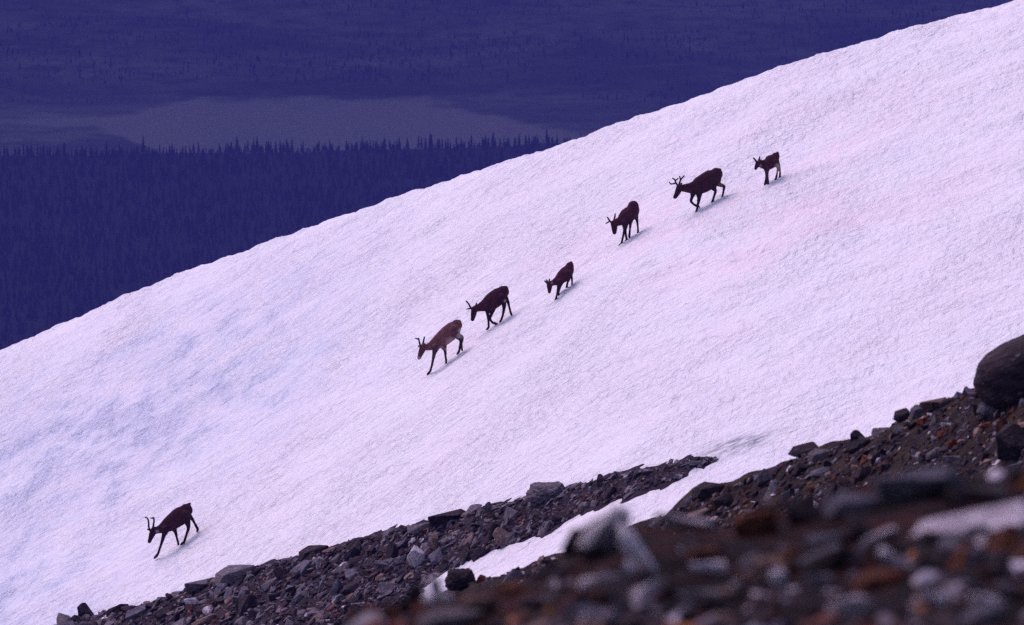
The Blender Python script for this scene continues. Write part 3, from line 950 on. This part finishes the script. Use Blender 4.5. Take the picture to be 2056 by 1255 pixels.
    for i, beams in enumerate(q['antlers']):
        s = -1 if i == 0 else 1
        ab = bmesh.new()
        L = 0
        for bi, ch in enumerate(beams):
            pts = []
            for j, (x, y) in enumerate(ch):
                spread = s * (0.05 + 0.10 * (abs(y - ch[0][1]) * K) / 0.35)
                pts.append(W(x, y, spread) - base)
            pts[0] = pts[0]
            r0 = 0.024 if bi == 0 else 0.019
            rads = [r0 * (1.05 - 0.35 * j / (len(ch) - 1)) for j in range(len(ch))]
            P, R = subdiv(pts, rads, 3)
            tube(ab, P, R, 1.0, seg=8)
        am = bpy.data.meshes.new('antler'); ab.to_mesh(am); ab.free()
        for p in am.polygons: p.use_smooth = True
        link('antler', am, root, [M_ANTLER])
    return root


for q in DEER: make_deer(q)

# ------------------------------------------------------------------ the valley far below
t = NT('far_ground')
v = t.coord()
a = t.noise(v, 0.006, 5, 0.65, 0.6); b = t.noise(v, 0.05, 4, 0.6)
c = t.mix(t.ramp(a, [(0.42, 0.0), (0.66, 1.0)]), (0.022, 0.032, 0.028), (0.095, 0.120, 0.085))
c = t.mix(t.ramp(b, [(0.45, 0.0), (0.65, 0.8)]), c, (0.014, 0.022, 0.020))
M_FAR = t.done(c, 0.95, None, 0.1)
t = NT('marsh_grass')
v = t.coord()
a = t.noise(v, 0.006, 5, 0.65, 0.6); b = t.noise(v, 0.05, 4, 0.6)
c = t.mix(t.ramp(a, [(0.42, 0.0), (0.66, 1.0)]), (0.022, 0.032, 0.028), (0.095, 0.120, 0.085))
c = t.mix(t.ramp(b, [(0.45, 0.0), (0.65, 0.8)]), c, (0.014, 0.022, 0.020))
a2 = t.noise(t.coord((1, 0.4, 1)), 0.012, 4, 0.6)
M_MARSH = t.done(t.mix(t.attr('open').outputs['Fac'], c, t.mix(a2, (0.082, 0.140, 0.115), (0.18, 0.170, 0.155))), 0.9, None, 0.2)
t = NT('spruce_needles')
a = t.noise(t.coord(), 0.6, 3)
M_TREE = t.done(t.mix(a, (0.012, 0.020, 0.016), (0.030, 0.042, 0.034)), 0.9, None, 0.1)
t = NT('wood_floor')
a = t.noise(t.coord(), 0.03, 4, 0.6)
M_WOODFLOOR = t.done(t.mix(a, (0.005, 0.009, 0.007), (0.010, 0.015, 0.012)), 0.95, None, 0.1)
t = NT('spruce_bark')
M_BARK = t.done(t.mix(t.noise(t.coord(), 3, 3), (0.03, 0.022, 0.02), (0.06, 0.045, 0.04)), 0.95, None, 0.1)

D_CREST = 3300.0
V_CREST = interp([(-1500, 330), (0, 312), (500, 306), (1000, 294), (1200, 286), (3500, 270)])
Z_LAKE = float(pix(np.array(600.), np.array(250.), np.array(3620.))[2])


def ridge_v(u, d):
    x = (u - 1028) / F * d
    return V_CREST(u) + F * rounded(d - D_CREST, 0.10, 0.16, 3.0) / d - F * 1.5 * fbm(x * 0.012, d * 0.012, 3) / d


gu = np.arange(-2500, 4600, 30.0)
gd = np.concatenate([np.arange(1500, 3000, 60), np.arange(3000, 3420, 12), np.arange(3420, 3560, 35)])
GU, GD = np.meshgrid(gu, gd)
o = link('forest_ridge', grid_mesh('forest_ridge', pix(GU, ridge_v(GU, GD), GD)), None, [M_WOODFLOOR])
tag(o, 'wooded ridge in the valley in front of the pale marsh', 'hill', kind='structure')

# one sheet from under the snow across the valley and up the far slope
fx = np.linspace(-3800, 3800, 160)
fy = np.concatenate([np.arange(150, 3400, 90), np.arange(3400, 5200, 15), np.arange(5200, 9000, 120)])
FX, FY = np.meshgrid(fx, fy)
prof = np.interp(FY, [150, 300, 700, 1500, 2300, 3000, 3380, 3720, 5200, 9000],
                 [-75, -110, -210, -390, -425, -425, Z_LAKE, Z_LAKE, Z_LAKE + 75, -70])
bumps = 6.0 * fbm(FX * 0.004, FY * 0.006, 4) * np.clip((FY - 3740) / 300, 0, 1)
valley = link('valley', grid_mesh('valley', np.stack([FX, FY, prof + bumps], -1)), None, [M_FAR])
tag(valley, 'wooded valley floor and far slope', 'terrain', kind='structure')

# marsh: open ground whose ragged edge runs into the heath around it
MU, MV = np.meshgrid(np.arange(-260, 1330, 5.0), np.arange(168, 345, 1.0))
dirn = pix(MU, MV, np.ones_like(MU))
MP = dirn * ((Z_LAKE + 1.2) / dirn[..., 2])[..., None]
top = interp([(-300, 246), (20, 247), (90, 240), (200, 232), (260, 217), (330, 205), (450, 199), (600, 196), (780, 197), (900, 205), (980, 221), (1040, 238), (1100, 252), (1140, 268), (1330, 300)])
bot = interp([(-300, 244), (20, 249), (90, 254), (190, 257), (250, 273), (300, 300), (320, 345), (1330, 345)])
e = np.minimum((MV - top(MU)) / 14.0, (bot(MU) - MV) / 7.0) + 0.4 + 1.1 * fbm(MP[..., 0] * 0.02, MP[..., 1] * 0.012, 5)
e2 = 0.35 * np.clip(1 - np.abs(MV - 222 + 0.03 * MU) / 9 + 0.8 * fbm(MP[..., 0] * 0.02 + 9, MP[..., 1] * 0.02, 3), 0, 1) * np.clip((460 - MU) / 200, 0, 1)
marsh = link('marsh', grid_mesh('marsh', MP), None, [M_MARSH])
point_attr(marsh.data, 'open', np.maximum(np.clip(e, 0, 1), e2))
tag(marsh, 'pale open marsh in the valley behind the tree line', 'marsh', kind='structure')


def spruce(seed, h, tiers, seg):
    """tapered trunk and ragged drooping whorls of branches"""
    r = random.Random(seed)
    V, Fc, MI = [], [], []
    n = 5
    for k in range(n):
        V.append((0.10 * math.cos(k * 2 * math.pi / n), 0.10 * math.sin(k * 2 * math.pi / n), -0.6))
    V.append((0, 0, h * 0.9))
    for k in range(n): Fc.append((k, (k + 1) % n, n)); MI.append(1)
    wd = h * r.uniform(0.13, 0.19)
    for t in range(tiers):
        f = t / tiers
        z = h * (0.10 + 0.86 * f)
        rad = wd * (1 - f) ** 0.85 + 0.12
        top = len(V); V.append((0, 0, min(h, z + h * 0.86 / tiers * 1.9)))
        st = len(V); ph = r.uniform(0, 6)
        for k in range(seg):
            a = ph + k * 2 * math.pi / seg
            q = rad * (r.uniform(0.7, 1.2) if k % 2 == 0 else r.uniform(0.3, 0.55))
            V.append((q * math.cos(a), q * math.sin(a), z - (0.25 if k % 2 == 0 else -0.05) * q + r.uniform(-.1, .1)))
        for k in range(seg): Fc.append((top, st + k, st + (k + 1) % seg)); MI.append(0)
    return np.array(V), Fc, MI


TREES = [spruce(s, h, 8, 10) for s, h in ((1, 6.2), (2, 5.2), (3, 7.0), (4, 4.6), (5, 5.6))]
LOWT = [spruce(s + 20, h, 4, 6) for s, h in ((1, 6.2), (2, 5.2), (3, 4.4), (4, 5.6))]
TREE_ME = []
for V, Fc, MI in TREES:
    me = bpy.data.meshes.new('spruce_tree'); me.from_pydata([tuple(v) for v in V], [], Fc)
    me.polygons.foreach_set('material_index', MI); me.materials.append(M_TREE); me.materials.append(M_BARK)
    TREE_ME.append(me)

rt = random.Random(5)
for k in range(230):
    u = rt.uniform(60, 1130); d = D_CREST + rt.gauss(-4, 16)
    if 0.5 + 0.5 * float(perlin(np.array(u * 0.02), np.array(3.0))) < rt.random() * 0.9: d -= 18
    p = pix(np.array(u), ridge_v(np.array(u), np.array(d)), np.array(d))
    o = bpy.data.objects.new('spruce_tree', TREE_ME[rt.randrange(5)])
    COL.objects.link(o); o.location = p
    s = rt.choice((0.45, 0.55, 0.6, 0.7, 0.8, 0.9, 1.35)) * rt.uniform(0.85, 1.1)
    o.scale = (s * rt.uniform(0.85, 1.2), s, s); o.rotation_euler = (0, 0, rt.uniform(0, 6))
    tag(o, 'dark spruce spire on the distant tree line in front of the pale marsh', 'tree', 'spruces of the distant tree line')


def forest(name, pts, label, rr):
    mv, ml, ms, mi = [], [], [], []; base = 0; lp = 0
    for (p, s) in pts:
        V, Fc, MI = LOWT[rr.randrange(4)]
        a = rr.uniform(0, 6); c, sn = math.cos(a), math.sin(a)
        R = np.array([[c, -sn, 0], [sn, c, 0], [0, 0, 1]]) * s
        mv.append(V @ R.T + p)
        for f, q in zip(Fc, MI):
            ms.append(lp); ml.extend([base + i for i in f]); lp += len(f); mi.append(q)
        base += len(V)
    me = np_mesh(name, np.concatenate(mv), ml, ms, None, False, mi)
    me.materials.append(M_TREE); me.materials.append(M_BARK)
    return tag(link(name, me), label, 'forest', kind='stuff')


fu = RNG.uniform(-500, 1500, 12000); fd = RNG.uniform(2350, 3292, 12000)
fp = pix(fu, ridge_v(fu, fd), fd)
forest('ridge_forest', [(p, rt.uniform(0.4, 1.2)) for p in fp], 'dark spruce wood covering the ridge before the marsh', rt)
y = 3700 + 900 * RNG.random(13000) ** 1.2; x = RNG.uniform(-0.11, 0.13, 13000) * y
z = np.interp(y, [3380, 3720, 5200], [Z_LAKE, Z_LAKE, Z_LAKE + 75]) + 6.0 * fbm(x * 0.004, y * 0.006, 4) * np.clip((y - 3740) / 300, 0, 1)
keep = (RNG.random(13000) < 0.55 + 0.9 * fbm(x * 0.006, y * 0.009, 3)) & ~((y < 3790) & (x > -230) & (x < 40))
forest('far_forest', [(np.array(p), rt.uniform(0.3, 0.8)) for p in zip(x[keep], y[keep], z[keep])], 'spruce wood on the far slope beyond the marsh', rt)

# ------------------------------------------------------------------ haze: the air between
bm = bmesh.new(); bmesh.ops.create_cube(bm, size=1.0)
me = bpy.data.meshes.new('haze'); bm.to_mesh(me); bm.free()
hz = link('haze', me)
hz.location = (0, 4400, (-460 + 6) / 2); hz.scale = (8400, 9800, 466)
m = bpy.data.materials.new('haze_air'); m.use_nodes = True
nt = m.node_tree
for n in list(nt.nodes):
    if n.type == 'BSDF_PRINCIPLED': nt.nodes.remove(n)
pv = nt.nodes.new('ShaderNodeVolumePrincipled')
pv.inputs['Color'].default_value = (0.059, 0.066, 0.325, 1)
pv.inputs['Density'].default_value = 3.6e-4
pv.inputs['Anisotropy'].default_value = 0.0
nt.links.new(pv.outputs[0], nt.nodes['Material Output'].inputs['Volume'])
me.materials.append(m)
tag(hz, 'blue haze filling the valley air', 'haze', kind='stuff')
